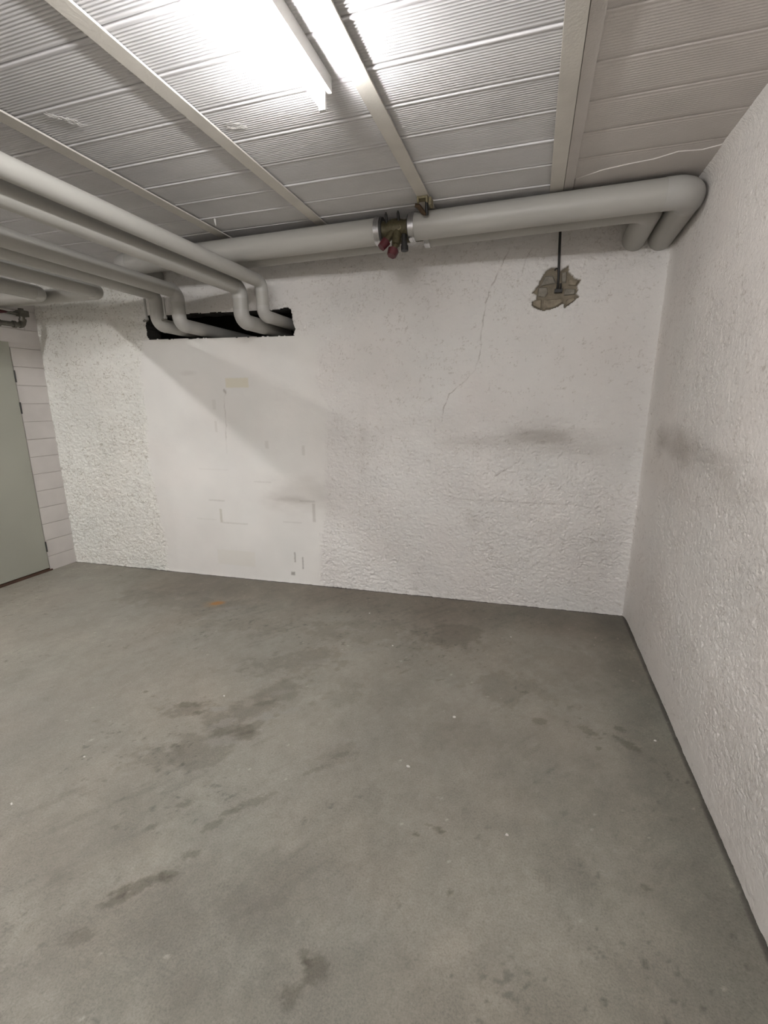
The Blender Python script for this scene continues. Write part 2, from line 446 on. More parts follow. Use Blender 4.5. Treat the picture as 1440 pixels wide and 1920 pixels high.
t *= (0.90 + 0.16 * fbm(X * 2.1, Z * 2.1, 58, 4, .6))[..., None]
hue = (fbm(X * 2.6, Z * 2.6, 59, 3, .6) - .5)[..., None]
t *= 1 + hue * np.array((0.03, -0.01, -0.02))
# specks of dirt on the coarse coat, gathered in clusters
clus = fbm(X * 3.2, Z * 3.2, 64, 3, .6) + .22 * leftz + .10 * sstep(2.0, 2.4, Z)
dirt = crease(fbm(wx * 48 + 5, wz * 62, 66, 2, .5), .5, .05) * sstep(.50, .66, fbm(X * 30, Z * 34, 67, 2) + .55 * (clus - .55)) * coarse
t *= 1 - (dirt * (.75 + .6 * leftz))[..., None] * np.array((.33, .36, .40))
def smudge(P2, T, cx, cz, rx, rz, amt, col=(.45, .42, .38), soft=.8, wob=.7, seed=1):
    A, B = P2
    u = (A - cx) / rx; v = (B - cz) / rz
    d = np.hypot(u, v)
    m = d < 3.2
    d[m] += wob * 2 * (fbm(A[m] / max(rx, .02) * 1.3, B[m] / max(rz, .02) * 1.3, seed, 4, .6) - .5)
    f = (1 - sstep(1 - soft, 1 + soft, d)) * amt
    T *= (1 - f[..., None] * (1 - np.array(col)))
BW = (X, Z)
for i, (cx, cz, rx, rz, a) in enumerate([(.06, 1.335, .22, .055, .42), (.12, 1.30, .30, .10, .16), (-.42, 1.285, .20, .05, .24), (-1.80, .80, .28, .13, .26), (-1.92, .77, .14, .03, .3), (-1.274, 1.27, .04, .22, .12),
        (.36, 1.25, .2, .06, .15), (-.387, .659, .05, .07, .2), (-3.74, 1.07, .16, .2, .14), (-3.9, 1.75, .25, .3, .10), (-3.7, 2.25, .35, .15, .16), (-2.82, 1.82, .07, .02, .14), (-1.10, 1.75, .3, .3, .07), (-.7, 1.42, .3, .08, .12),
        (-3.2, .6, .1, .5, .06), (.55, .8, .12, .5, .06), (-1.3, 2.35, .4, .15, .08), (.5, 2.5, .25, .08, .12)]):
    smudge(BW, t, cx, cz, rx, rz, a, seed=500 + i)
# painted-out marks and scuffs on the smooth patch
def bar(P2, T, x0, x1, z0, z1, amt, col, seed=3):
    A, B = P2
    e = 0.006 * (fbm(A * 60, B * 60, seed) - .5)
    f = sstep(-.006, .004, A - x0 + e) * sstep(-.006, .004, x1 - A + e) * sstep(-.006, .004, B - z0 + e) * sstep(-.006, .004, z1 - B + e) * amt
    T *= (1 - f[..., None] * (1 - np.array(col)))
for x0, x1, z0, z1, a, c in [(-2.46, -2.25, 1.70, 1.775, .5, (.90, .84, .62)), (-2.62, -2.60, .52, .645, .6, (.66, .64, .56)), (-1.725, -1.70, .58, .74, .5, (.62, .60, .56)), (-1.84, -1.70, .752, .766, .4, (.62, .60, .57)),
        (-2.72, -2.56, .718, .728, .45, (.65, .63, .6)), (-2.595, -2.575, 1.33, 1.42, .35, (.72, .70, .66)), (-2.60, -2.57, 1.52, 1.60, .25, (.72, .70, .66)), (-2.13, -2.10, 1.20, 1.26, .3, (.66, .64, .6)), (-2.60, -2.35, .515, .525, .4, (.66, .64, .6)),
        (-2.86, -2.66, .538, .546, .25, (.7, .68, .64)), (-1.80, -1.775, 1.15, 1.23, .35, (.66, .64, .6)), (-2.68, -2.30, .12, .26, .18, (.86, .83, .70)), (-1.913, -1.903, .20, .29, .7, (.4, .38, .36)), (-1.84, -1.83, .14, .25, .7, (.4, .38, .36)), (-1.95, -1.915, .075, .105, .8, (.35, .33, .31)),
        (-2.0, -1.83, .56, .568, .3, (.6, .58, .55)), (-2.26, -2.10, .905, .912, .35, (.65, .63, .6)), (-2.8, -2.5, 1.00, 1.006, .2, (.7, .68, .65))]:
    bar(BW, t, x0, x1, z0, z1, a, c)
def crackline(pts, wid, amt, depth):
    global t, h
    d = np.full(X.shape, 9.0)
    jx = X + 0.018 * (fbm(X * 26, Z * 26, 81, 3) - .5); jz = Z
    for a, b in zip(pts, pts[1:]): d = np.minimum(d, seg_dist(jx, jz, a, b))
    f = (1 - sstep(wid * .3, wid, d)) * amt * (.35 + .8 * sstep(.35, .6, fbm(X * 17, Z * 17, 83, 2)))
    t *= (1 - f[..., None] * (1 - np.array((.42, .38, .34))))
    h -= f * depth
crackline([(-0.219, 2.602), (-0.294, 2.438), (-0.342, 2.336), (-0.366, 2.23), (-0.376, 2.15), (-0.385, 2.025), (-0.386, 1.898), (-0.416, 1.81), (-0.489, 1.725), (-0.599, 1.638), (-0.636, 1.545), (-0.649, 1.438)], .0048, .55, .001)
crackline([(-0.073, 2.586), (-0.107, 2.529), (-0.134, 2.416)], .0048, .55, .001)
crackline([(-0.229, 1.033), (-0.084, 1.139)], .006, .5, .003)
crackline([(-0.581, 0.842), (-0.174, 0.841), (0.136, 0.837), (0.396, 0.839)], .0055, .4, .002)
crackline([(-2.46, 1.68), (-2.485, 1.60), (-2.49, 1.35), (-2.50, 1.15)], .006, .3, .001)
crackline([(-2.482, 1.68), (-2.47, 1.66)], .014, .5, .001)
# chipped-off plaster
jx = X + 0.012 * (fbm(X * 45, Z * 45, 91, 3) - .5); jz = Z + 0.012 * (fbm(X * 45, Z * 45, 92, 3) - .5)
pin = poly_in(jx, jz, PATCH)
h[pin] = -0.026 + 0.010 * (fbm(X[pin] * 25, Z[pin] * 25, 95, 3) - .5)
t[pin] = np.array((0.25, 0.215, 0.16)) * (0.75 + .5 * fbm(X[pin] * 30, Z[pin] * 30, 97, 3))[:, None]
hx = X + 0.016 * (fbm(X * 28, Z * 28, 98, 4, .6) - .5); hz = Z + 0.012 * (fbm(X * 28, Z * 28, 99, 4, .6) - .5)
hin = poly_in(hx, hz, HOLE)
P = np.stack([X, wall_y(X) - h, Z], -1)
wall_back = grid_obj('wall_back', P, t, rough, MAT['plaster'], skip=hin)
tag(wall_back, 'white back wall of rough plaster with smooth cement patch', None, None, 'structure')
# reveal of the opening: pull its ragged rim back through the wall
bm = bmesh.new(); bm.from_mesh(wall_back.data)
rim = [e for e in bm.edges if e.is_boundary and all(-3.3 < v.co.x < -1.7 and 2.0 < v.co.z < 2.4 for v in e.verts)]
wall_back.data.materials.append(MAT['shaft_shade'])  # reveal faces go near-black too, the opening's shade put into colour
ext = bmesh.ops.extrude_edge_only(bm, edges=rim)
for g in ext['geom']:
    if isinstance(g, bmesh.types.BMVert): g.co.y += 0.16
    elif isinstance(g, bmesh.types.BMFace): g.material_index = 1
bm.to_mesh(wall_back.data); bm.free()
# bare stones inside the chip
STONES = [[(-0.046, 2.261), (0.009, 2.264), (0.012, 2.199), (-0.046, 2.228)], [(0.025, 2.263), (0.143, 2.263), (0.15, 2.242), (0.098, 2.208), (0.027, 2.201)], [(0.177, 2.258), (0.22, 2.266), (0.229, 2.253), (0.168, 2.213), (0.168, 2.241)],
          [(-0.018, 2.342), (0.04, 2.339), (0.048, 2.303), (0.029, 2.278), (-0.019, 2.286)], [(0.019, 2.411), (0.071, 2.41), (0.096, 2.361), (0.044, 2.357), (-0.008, 2.347)], [(0.171, 2.382), (0.238, 2.368), (0.221, 2.339), (0.174, 2.347)], [(0.155, 2.325), (0.222, 2.318), (0.222, 2.287), (0.15, 2.283)], [(0.125, 2.425), (0.158, 2.43), (0.158, 2.36), (0.13, 2.36)]]
for i, s in enumerate(STONES):
    bm = bmesh.new()
    cx = sum(p[0] for p in s) / len(s); cz = sum(p[1] for p in s) / len(s)
    y0 = wall_y(cx)
    ring0 = [bm.verts.new((p[0], y0 + .034, p[1])) for p in s]
    ring1 = [bm.verts.new((p[0], y0 + .019, p[1])) for p in s]
    ring2 = [bm.verts.new((cx + (p[0] - cx) * .80, y0 + .011 + random.uniform(-.003, .003), cz + (p[1] - cz) * .80)) for p in s]
    n = len(s)
    for a, b in ((ring0, ring1), (ring1, ring2)):
        for k in range(n): bm.faces.new((a[k], a[(k + 1) % n], b[(k + 1) % n], b[k]))
    bm.faces.new(ring2); bm.faces.new(list(reversed(ring0)))
    from_bm('stone', bm, MAT['stone_grey' if i in (3, 4, 6, 7) else 'stone'], wall_back)
# dark shaft behind the opening
bm = bmesh.new(); box(bm, -3.45, -1.2, 3.47, 4.35, 1.98, 2.48)
bm.faces.ensure_lookup_table()
bmesh.ops.delete(bm, geom=[f for f in bm.faces if f.calc_center_median().y < 3.5], context='FACES')
sh = from_bm('shaft', bm, MAT['shaft_shade'], wall_back)
bm = bmesh.new()
for a in ((-3.6, -1.1, 2.30, 2.55), (-3.6, -1.1, 1.9, 2.078), (-3.6, -3.19, 2.07, 2.31), (-1.80, -1.1, 2.07, 2.31)):
    box(bm, a[0], a[1], 3.455, 3.475, a[2], a[3])
from_bm('rubble_backing', bm, MAT['shaft_shade'], wall_back)

# ================================================================== RIGHT WALL
ys = np.concatenate([np.arange(YF, 1.1, 0.05), np.arange(1.1, 3.66, 0.0048)])
zs = np.arange(-0.03, 2.76, 0.0048)
Y, Z = np.meshgrid(ys, zs, indexing='ij')
wy = Y + 0.03 * (fbm(Y * 9, Z * 9, 203) - .5); wz = Z + 0.03 * (fbm(Y * 9, Z * 9, 204) - .5)
e2 = fbm(wy * 105, wz * 90, 243, 2, .5); e3 = fbm(wy * 86 + wz * 46, wz * 36 - wy * 16, 245, 3, .55)
calm = sstep(.35, .62, fbm(Y * 1.2, Z * 1.2, 247, 3))
edge = sstep(.0, .6, 3.55 - Y) * sstep(.02, .30, Z)
amp = (0.60 + .40 * calm) * (.35 + .65 * edge) * (1 - .35 * sstep(1.7, 2.3, Z))
tick = crease(fbm(wy * 70, wz * 58, 241, 2, .5), .5, .07) * sstep(.48, .62, fbm(Y * 24, Z * 24, 242, 2))
drag = crease(e3, .5, .06) * sstep(.42, .6, fbm(Y * 11, Z * 7, 246, 2))
h = amp * (0.0050 * (e2 - .5) + 0.0050 * (e3 - .5) - 0.0042 * tick - 0.0042 * drag)
h -= 0.004 * sstep(.72, .82, fbm(wy * 42, wz * 42, 249, 2)) * amp
h += 0.016 * (fbm(Y * 1.0, Z * 1.0, 253, 3) - .5)
h += 0.035 * np.exp(-np.clip(wall_y(XR) - Y, 0, 9) / 0.035)
h += 0.045 * np.exp(-np.clip(2.70 - Z, 0, 9) / 0.03)
h += 0.004 * np.exp(-np.clip(Z, 0, 9) / 0.02) * (2 * fbm(Y * 13, Z * 3, 257, 5, .7) - .7)
t = np.zeros(Y.shape + (3,)); t[:] = (0.785, 0.75, 0.71)
t *= (0.90 + 0.16 * fbm(Y * 2.1, Z * 2.1, 258, 4, .6))[..., None]
hue = (fbm(Y * 2.6, Z * 2.6, 259, 3, .6) - .5)[..., None]
t *= 1 + hue * np.array((0.03, -0.01, -0.02))
t *= 1 - (crease(fbm(wy * 60, wz * 50, 266, 2, .5), .5, .05) * sstep(.54, .70, fbm(Y * 30, Z * 30, 267, 2) + .5 * (fbm(Y * 3, Z * 3, 264, 3) - .5)))[..., None] * np.array((.30, .33, .36))
RWp = (Y, Z)
for i, (cy, cz, ry, rz, a) in enumerate([(2.93, 1.355, .30, .075, .42), (2.62, 1.335, .22, .07, .30), (2.25, 1.32, .22, .06, .30), (2.05, 1.24, .2, .05, .2), (2.8, 1.2, .45, .16, .16), (3.2, 1.34, .10, .08, .22), (2.9, .9, .3, .4, .10), (2.2, .9, .3, .3, .08), (3.0, .4, .2, .3, .10), (1.7, 1.0, .3, .3, .08), (3.1, 2.1, .2, .3, .06)]):
    smudge(RWp, t, cy, cz, ry, rz, a, seed=700 + i)
wall_right = grid_obj('wall_right', np.stack([XR - h, Y, Z], -1), t, .35 + .65 * amp, MAT['plaster'])
tag(wall_right, 'white rough plastered right wall with grey smudges', None, None, 'structure')

# ================================================================== LEFT WALL + DOOR
WT = 0.14
DY0, DY1, DH = 1.95, 2.947, 2.09
wall_left = thing('wall_left', (XL, 0, 0), 'white painted block wall with steel door at left', None, None, 'structure')
bm = bmesh.new()
box(bm, XL - WT, XL - .004, YF, DY0, -.03, 2.74); box(bm, XL - WT, XL - .004, DY1, 3.4, -.03, 2.74); box(bm, XL - WT, XL - .004, DY0, DY1, DH, 2.74)
from_bm('mortar_bed', bm, MAT['mortar'], wall_left)
CH = 0.1585
def block(y0, y1, z0, z1):
    bm = bmesh.new(); g = .0022
    box(bm, XL - .03, XL + random.uniform(0, .003), y0 + g, y1 - g, z0 + g, z1 - g, .003)
    from_bm('block', bm, MAT['block'], wall_left)
zc = -.02; row = 0
while zc < 2.70:
    z1 = .14 if row == 0 else min(zc + CH, 2.72)
    if z1 > 2.66: z1 = 2.72
    if zc < DH - .05:
        zt = min(z1, DH) if z1 > DH else z1
        block(DY1, 3.32, zc, z1)
        yb = DY0 - (0 if row % 2 else .22)
        if row % 2 == 0: block(DY0 - .22, DY0, zc, z1)
        while yb > YF: block(max(yb - .44, YF), yb, zc, z1); yb -= .44
    else:
        yb = 3.32 - (0 if row % 2 else .22)
        if row % 2 == 0: block(3.10, 3.32, zc, z1)
        while yb > YF: block(max(yb - .44, YF), yb, zc, z1); yb -= .44
    zc = z1; row += 1
door = thing('door_1', (XL, DY1, 0), 'grey green steel door in the left wall', None, None, 'structure')
bm = bmesh.new(); box(bm, XL - .045, XL + .006, DY0 + .004, DY1 - .006, .03, DH - .006, .004)
from_bm('door_leaf', bm, MAT['door'], door)
bm = bmesh.new()
box(bm, XL - .10, XL - .05, DY0, DY1, 0, DH)
from_bm('door_rebate', bm, MAT['rubber'], door)
bm = bmesh.new(); box(bm, XL - .05, XL + .012, DY0, DY1 + .02, -.01, .014); box(bm, XL - .05, XL + .004, DY0, DY1, .014, .024)
from_bm('door_sill', bm, MAT['sill'], door)
for z in (1.80, 1.53, 0.24):
    bm = bmesh.new(); cyl(bm, (XL + .007, DY1 - .001, z - .05), (XL + .007, DY1 - .001, z + .05), .006, 10)
    from_bm('hinge', bm, MAT['rubber'], door)
bm = bmesh.new()
cyl(bm, (XL, DY0 + .08, 1.05), (XL + .05, DY0 + .08, 1.05), .009, 10); cyl(bm, (XL + .05, DY0 + .075, 1.05), (XL + .05, DY0 + .20, 1.05), .009, 10)
from_bm('door_handle', bm, MAT['blacksteel'], door)

# ================================================================== FRONT WALL (behind the viewpoint)
bm = bmesh.new(); box(bm, XL - WT, XR + .1, YF - .1, YF, -.03, 2.74)
wf = from_bm('wall_front', bm, MAT['block'])
tag(wf, 'plain white wall behind the viewpoint', None, None, 'structure')

# ================================================================== REAR DOWNSTAND (unseen, added to shade the upper back wall)
bm = bmesh.new(); box(bm, XL - .02, XR + .02, -3.06, -2.86, 2.50, 2.735, .004)
dn = from_bm('added_downstand_1', bm, MAT['block'])
tag(dn, 'unseen white downstand added across the rear ceiling to shade the back wall', None, None, 'structure')

# ================================================================== CEILING
bm = bmesh.new(); box(bm, XL - WT, XR + .2, YF - .1, 4.0, HT + .032, HT + .12)
ceiling = from_bm('ceiling', bm, MAT['slab'], None, origin=(0, 0, HT + .032))
tag(ceiling, 'ceiling of ribbed white clay tiles between steel beams', None, None, 'structure')
TP = 0.2210
def tile_mesh(name, gap, ribs, amp, lip):
    """one ribbed hollow tile, unit width along x, its underside down"""
    L = TP - gap
    prof = [(0, .030), (0, .006), (.0015, .0012 - lip), (.007, -lip), (.015, .001), (.021, .0015)]
    y0, y1 = .024, L - .021
    n = ribs * 4
    for i in range(n + 1):
        prof.append((y0 + (y1 - y0) * i / n, (amp, amp * .17, 0.0, amp * .17)[i % 4]))
    prof += [(L - .016, .001), (L - .002, .001), (L, .005), (L, .030)]
    bm = bmesh.new()
    a = [bm.verts.new((0, y, z)) for y, z in prof]; b = [bm.verts.new((1, y, z)) for y, z in prof]
    for i in range(len(prof) - 1):
        f = bm.faces.new((a[i], b[i], b[i + 1], a[i + 1])); f.smooth = True
    bm.faces.new([bm.verts.new(v.co) for v in reversed(a)]); bm.faces.new([bm.verts.new(v.co) for v in b])   # end caps keep their own corners
    bmesh.ops.recalc_face_normals(bm, faces=bm.faces)
    me = bpy.data.meshes.new(name); bm.to_mesh(me); bm.free()
    return me
T_RIB = tile_mesh('tile', .0058, 13, .0082, .0022); T_RIB.materials.append(MAT['tile'])
T_COAT = tile_mesh('tile_coated', .0008, 13, .0012, .0002); T_COAT.materials.append(MAT['tile_coat'])
T_COATG = tile_mesh('tile_coated_open', .0045, 13, .0009, 0); T_COATG.materials.append(MAT['tile_coat'])
BEAMS = [(-3.640, -3.565), (-2.872, -2.797), (-2.157, -2.082), (-1.412, -1.345), (-0.6965, -0.631), (0.0079, 0.0768)]
# bays between the beams: x range and the place of one joint
BAYS = [(XL - .01, -3.620, 1.65), (-3.585, -2.852, 1.70), (-2.817, -2.138, 1.817), (-2.101, -1.392, 1.386), (-1.365, -.677, 1.588), (-.650, .028, 1.783)]
jit = random.Random(4)
for x0, x1, j in BAYS:
    y = j - TP * math.ceil((j - YF) / TP)
    while y < 3.75:
        o = bpy.data.objects.new('tile', T_RIB); COL.objects.link(o); o.parent = ceiling
        o.location = Vector((x0, y + .002, HT + jit.uniform(-.0012, .0012))) - ceiling.location
        o.scale = (x1 - x0, 1, 1); o.rotation_euler = (jit.uniform(-.006, .006), 0, jit.uniform(-.0015, .0015))
        y += TP
y = 2.437 - TP * math.ceil((2.437 - YF) / TP)
while y < 3.75:
    o = bpy.data.objects.new('tile', T_COATG if 2.1 < y < 2.5 else T_COAT); COL.objects.link(o); o.parent = ceiling
    o.location = Vector((.124, y + .002, HT + jit.uniform(-.0006, .0006))) - ceiling.location
    o.scale = (XR + .02 - .124, 1, 1)
    y += TP
# flat band of mortar along the last beam
bm = bmesh.new(); box(bm, .0788, .126, YF, 3.70, HB + .004, HT + .02, .002)
from_bm('mortar_band', bm, MAT['tile_coat'], ceiling)
# loose skin of plaster over the right-hand bay next to the wall pipe
bm = bmesh.new()
pts = [(.13, 2.86), (.25, 2.80), (.36, 2.775), (.47, 2.76), (.56, 2.72), (.66, 2.735), (.77, 2.70), (.79, 3.62), (.13, 3.58)]
lo = [bm.verts.new((x, y, HT - .004)) for x, y in pts]; hi = [bm.verts.new((x, y, HT + .006)) for x, y in pts]
bm.faces.new(lo); bm.faces.new(list(reversed(hi)))
for k in range(len(pts)): bm.faces.new((lo[k], lo[(k + 1) % len(pts)], hi[(k + 1) % len(pts)], hi[k]))
from_bm('plaster_skim', bm, MAT['tile_coat'], ceiling)
# scraps of flaking paint on the tiles
def flake(cx, cy, lx, ly, ang, n, seed):
    r = random.Random(seed); bm = bmesh.new()
    ca, sa = math.cos(ang), math.sin(ang)
    for i in range(n):
        u, v = r.uniform(-lx, lx), r.uniform(-ly, ly); a2 = ang + r.uniform(-.5, .5)
        l = r.uniform(.010, .028); x, y = cx + u * ca - v * sa, cy + u * sa + v * ca
        dx, dy = math.cos(a2) * l, math.sin(a2) * l
        sweep(bm, [(x - dx, y - dy, HT - .001), (x, y, HT - .004 - r.uniform(0, .003)), (x + dx, y + dy, HT - .001)], .0007, 5)
    from_bm('paint_flake', bm, MAT['chip'], ceiling)
flake(-1.905, 1.68, .055, .014, 1.0, 26, 1)
flake(-1.268, 1.925, .03, .02, .3, 18, 2)
bm = bmesh.new(); sweep(bm, [(-1.996, 2.737, HT + .002), (-1.994, 2.736, HT - .02), (-1.990, 2.735, HT - .04)], .006, 8, True, [.008, .006, .002])
from_bm('plaster_drip', bm, MAT['chip'], ceiling)

# ------------------------------------------------------------------ steel beams
BL = ['cream steel ceiling beam above the door, hidden behind the pipe bundle', 'cream steel ceiling beam tucked just above the paired left pipes', 'cream steel ceiling beam nearest the pipe bundle, leftmost in clear view', 'cream steel ceiling beam left of the lit tube lamp', 'cream steel ceiling beam just right of the tube lamp, ending at the valve', 'cream steel ceiling beam farthest right, beside the skimmed ceiling bay']
for (x0, x1), lab in zip(BEAMS, BL):
    bm = bmesh.new()
    box(bm, x0, x1, YF, 3.72, HB, HB + .008, .0015)
    xm = (x0 + x1) / 2
    fl = from_bm('steel_beam', bm, MAT['beam'], None, origin=(xm, 0, HB))
    tag(fl, lab, 'beam', 'ceiling beams')
    bm = bmesh.new(); box(bm, xm - .003, xm + .003, YF, 3.72, HB + .008, HT + .031)
    from_bm('web', bm, MAT['beam'], fl)

# ================================================================== LAMPS
def lamp(x, y0, y1, label, tm='tube'):
    """batten fitting along y; bare tube below the housing"""
    root = thing('tube_lamp', (x, y0, HT - .051), label, 'lamp', 'fluorescent batten lamps')
    bm = bmesh.new(); box(bm, x - .030, x + .030, y0, y1, HT - .051, HT - .001, .004)
    from_bm('housing', bm, MAT['white_metal'], root)
    tz = HT - .051 - .040
    bm = bmesh.new(); sweep(bm, [(x, y0 + .03, tz), (x, y0 + .034, tz), (x, y1 - .034, tz), (x, y1 - .03, tz)], .0135, 18, True, [.011, .0135, .0135, .011])
    from_bm('tube', bm, MAT[tm], root, smooth=False)
    for ye, s in ((y0, 1), (y1, -1)):
        bm = bmesh.new()
        box(bm, x - .013, x + .013, ye + s * .012, ye + s * .028, tz - .019, HT - .050, .004)
        from_bm('lampholder', bm, MAT['white_metal'], root)
        bm = bmesh.new(); cyl(bm, (x, ye + s * .027, tz), (x, ye + s * .031, tz), .0125, 14)
        from_bm('tube_cap', bm, MAT['alu'], root)
    for f in (.3, .75):
        bm = bmesh.new(); cyl(bm, (x + .006, y0 + (y1 - y0) * f, HT - .052), (x + .006, y0 + (y1 - y0) * f, HT - .0555), .005, 10)
        from_bm('screw', bm, MAT['alu'], root)
    return root
lamp(-0.795, 0.57, 1.785, 'lit white fluorescent tube lamp on the ceiling between two beams')
lamp(-4.02, 0.2, 1.7, 'fluorescent tube lamp on the ceiling beside the left wall, outside the view', 'tube_left')
L2 = [o for o in COL.objects if o.name.startswith('tube_lamp') and o.location.x < -3][0]
bm = bmesh.new(); box(bm, -4.02 + .0295, -4.02 + .047, 0.2, 1.7, HT - .053, HT - .050); box(bm, -4.02 + .045, -4.02 + .048, 0.2, 1.7, HT - .113, HT - .050)  # unseen wing added to block this lamp's shallow rays to the right
from_bm('added_light_shield', bm, MAT['white_metal'], L2)
lamp(-1.1, -3.6, -2.1, 'added unseen fluorescent tube lamp across the rear ceiling, farther from the right wall', 'tube_rear_added').rotation_euler.z = math.pi / 2  # unseen lamp added to brighten the back wall
lamp(0.55, -2.5, -1.0, 'added unseen fluorescent tube lamp across the rear ceiling, nearer the right wall', 'tube_rear_added').rotation_euler.z = math.pi / 2  # second unseen lamp, added to lift the upper wall

# ================================================================== PIPES
GW = 'pipes along the back wall'
YA, YB = 2.95, 3.100
def za(x): return 2.606 + 0.0095 * x
# main pipe in front, with a gap for the valve
VX0, VX1 = -0.955, -0.775
A = thing('insulated_pipe', (VX0, YA, za(VX0)), 'thick grey insulated pipe under the ceiling along the back wall, carrying the valve', 'pipe', GW)
RA = 0.0735
def part_tube(root, name, pts, r, mat='pipe', n=32):
    bm = bmesh.new(); sweep(bm, pts, r, n); return from_bm(name, bm, MAT[mat], root)
XE = .697
a = arc((0, YA, za(XE)), (XE, YA, za(XE)), (XE, 3.6, za(XE) - .02), .085, 10)
part_tube(A, 'straight_section', [(VX1, YA, za(VX1)), a[0]], RA)
part_tube(A, 'elbow', [a[0] + Vector((-.045, 0, 0))] + a + [a[-1] + Vector((0, .02, 0))], RA + .0018, 'pipe_pale')
part_tube(A, 'wall_leg', [a[-1], (XE, 3.62, za(XE) - .03)], RA)
XEL = -3.02
a = arc((-2, YA, za(XEL)), (XEL, YA, za(XEL)), (XEL, 3.6, za(XEL)), .085, 10)
part_tube(A, 'straight_section', [(VX0, YA, za(VX0)), a[0]], RA)
part_tube(A, 'elbow', [a[0] + Vector((.03, 0, 0))] + a + [a[-1] + Vector((0, .02, 0))], RA + .0018, 'pipe_pale')
part_tube(A, 'wall_leg', [a[-1], (XEL, 3.45, za(XEL))], RA)
for x, s in ((VX0, -1), (VX1, 1)):
    c = part_tube(A, 'end_collar', [(x + s * .034, YA, za(x)), (x, YA, za(x))], RA + .004, 'alu', 36)
    part_tube(c, 'bead', [(x + s * .020, YA, za(x)), (x + s * .015, YA, za(x))], RA + .0055, 'alu', 36)
part_tube(A, 'gasket', [(VX0, YA, za(VX0)), (VX0 + .012, YA, za(VX0))], RA - .001, 'rubber')
part_tube(A, 'gasket', [(VX1, YA, za(VX1)), (VX1 - .006, YA, za(VX1))], RA - .001, 'rubber')
# second pipe behind it
B = thing('insulated_pipe', (-0.70, YB, 2.62), 'grey insulated pipe tucked behind and below the thick valve pipe', 'pipe', GW)
RB = 0.071
def zb(x): return 2.610 + .0125 * x
XB = .545
a = arc((0, YB, zb(XB)), (XB, YB, zb(XB)), (XB, 3.6, zb(XB)), .085, 10)
part_tube(B, 'straight_section', [(-.715, YB, zb(-.715)), a[0]], RB)
part_tube(B, 'elbow', [a[0] + Vector((-.03, 0, 0))] + a + [a[-1] + Vector((0, .02, 0))], RB + .0015)
part_tube(B, 'wall_leg', [a[-1], (XB, 3.62, zb(XB) - .03)], RB)
part_tube(B, 'straight_section', [(-.90, YB, zb(-.90)), (-2.62, YB, zb(-2.62))], RB)
part_tube(B, 'bare_section', [(-.93, YB, zb(-.9)), (-.70, YB, zb(-.7))], .034, 'bronze', 20)
for x, s in ((-.90, -1), (-.715, 1)):
    c = part_tube(B, 'end_collar', [(x + s * .034, YB, zb(x)), (x, YB, zb(x))], RB + .004, 'alu', 36)
    part_tube(c, 'bead', [(x + s * .020, YB, zb(x)), (x + s * .015, YB, zb(x))], RB + .0055, 'alu', 36)

# pipes running towards the viewer on the left
GL = 'pipes running to the back wall opening'
def drop_pipe(label, x, z, r, yd, zdrop, rad, back, em='pipe'):
    return pipe('insulated_pipe', label, [(x, YF + .05, z + .004), (x, yd, z), (x + .004, yd, zdrop), (x + .03, yd + back, zdrop - .01)], r, rad, GL, em)
drop_pipe('grey pipe running to the back wall, topmost and rightmost of the bundle', -1.950, 2.432, .0445, 3.16, 2.205, .055, .62, 'pipe_pale')
drop_pipe('grey pipe just left of the topmost bundle pipe, second to enter the opening from right', -2.096, 2.392, .0545, 3.10, 2.165, .064, .60, 'pipe_pale')
drop_pipe('grey pipe in the middle of the bundle, dropping into the opening left end', -2.655, 2.400, .0500, 3.10, 2.165, .062, .95, 'pipe_pale')
drop_pipe('grey pipe half hidden under the middle pipe, leftmost to enter the opening', -2.836, 2.392, .0500, 3.07, 2.170, .062, .90)
pipe('insulated_pipe', 'grey pipe of the bundle bending left in front of the door wall', [(-3.215, YF + .05, 2.404), (-3.215, 2.92, 2.400), (XL + .005, 2.92, 2.400)], .0525, .066, 'pipes bending to the left wall')
pipe('insulated_pipe', 'pale grey pipe farthest left, bending away over the door', [(-3.655, YF + .05, 2.388), (-3.655, 2.80, 2.388), (XL + .005, 2.80, 2.388)], .0525, .066, 'pipes bending to the left wall', 'pipe_pale')

# ------------------------------------------------------------------ valve in the thick pipe
vx = -0.868; vz = za(vx)
V = thing('balancing_valve', (vx, YA, vz - .16), 'dark bronze valve with two dark red caps in the thick pipe', 'valve')
def cylpart(root, name, p, q, r, mat, n=18, r2=None):
    bm = bmesh.new(); cyl(bm, p, q, r, n, r2); return from_bm(name, bm, MAT[mat], root)
bm = bmesh.new(); sweep(bm, [(VX0 + .01, YA, vz), (VX0 + .035, YA, vz), (vx - .02, YA, vz), (vx + .02, YA, vz), (VX1 - .035, YA, vz), (VX1 - .004, YA, vz)], .04, 20, True, [.052, .046, .056, .056, .046, .052])
from_bm('valve_body', bm, MAT['bronze'], V)
cylpart(V, 'bonnet', (vx + .02, YA - .02, vz - .01), (vx + .015, YA - .045, vz - .10), .032, 'bronze', 8, .026)
cylpart(V, 'spindle', (vx + .015, YA - .045, vz - .10), (vx + .005, YA - .058, vz - .135), .019, 'bronze', 8, .016)
cylpart(V, 'red_cap', (vx + .006, YA - .056, vz - .128), (vx - .004, YA - .070, vz - .165), .034, 'red', 6, .028)
cylpart(V, 'side_branch', (vx - .005, YA - .03, vz - .02), (vx - .045, YA - .062, vz - .085), .022, 'bronze', 8, .019)
cylpart(V, 'red_cap', (vx - .040, YA - .058, vz - .078), (vx - .066, YA - .078, vz - .116), .031, 'red', 6, .026)
cylpart(V, 'drain_cock', (vx + .060, YA - .02, vz - .04), (vx + .066, YA - .03, vz - .120), .017, 'blacksteel', 12, .020)
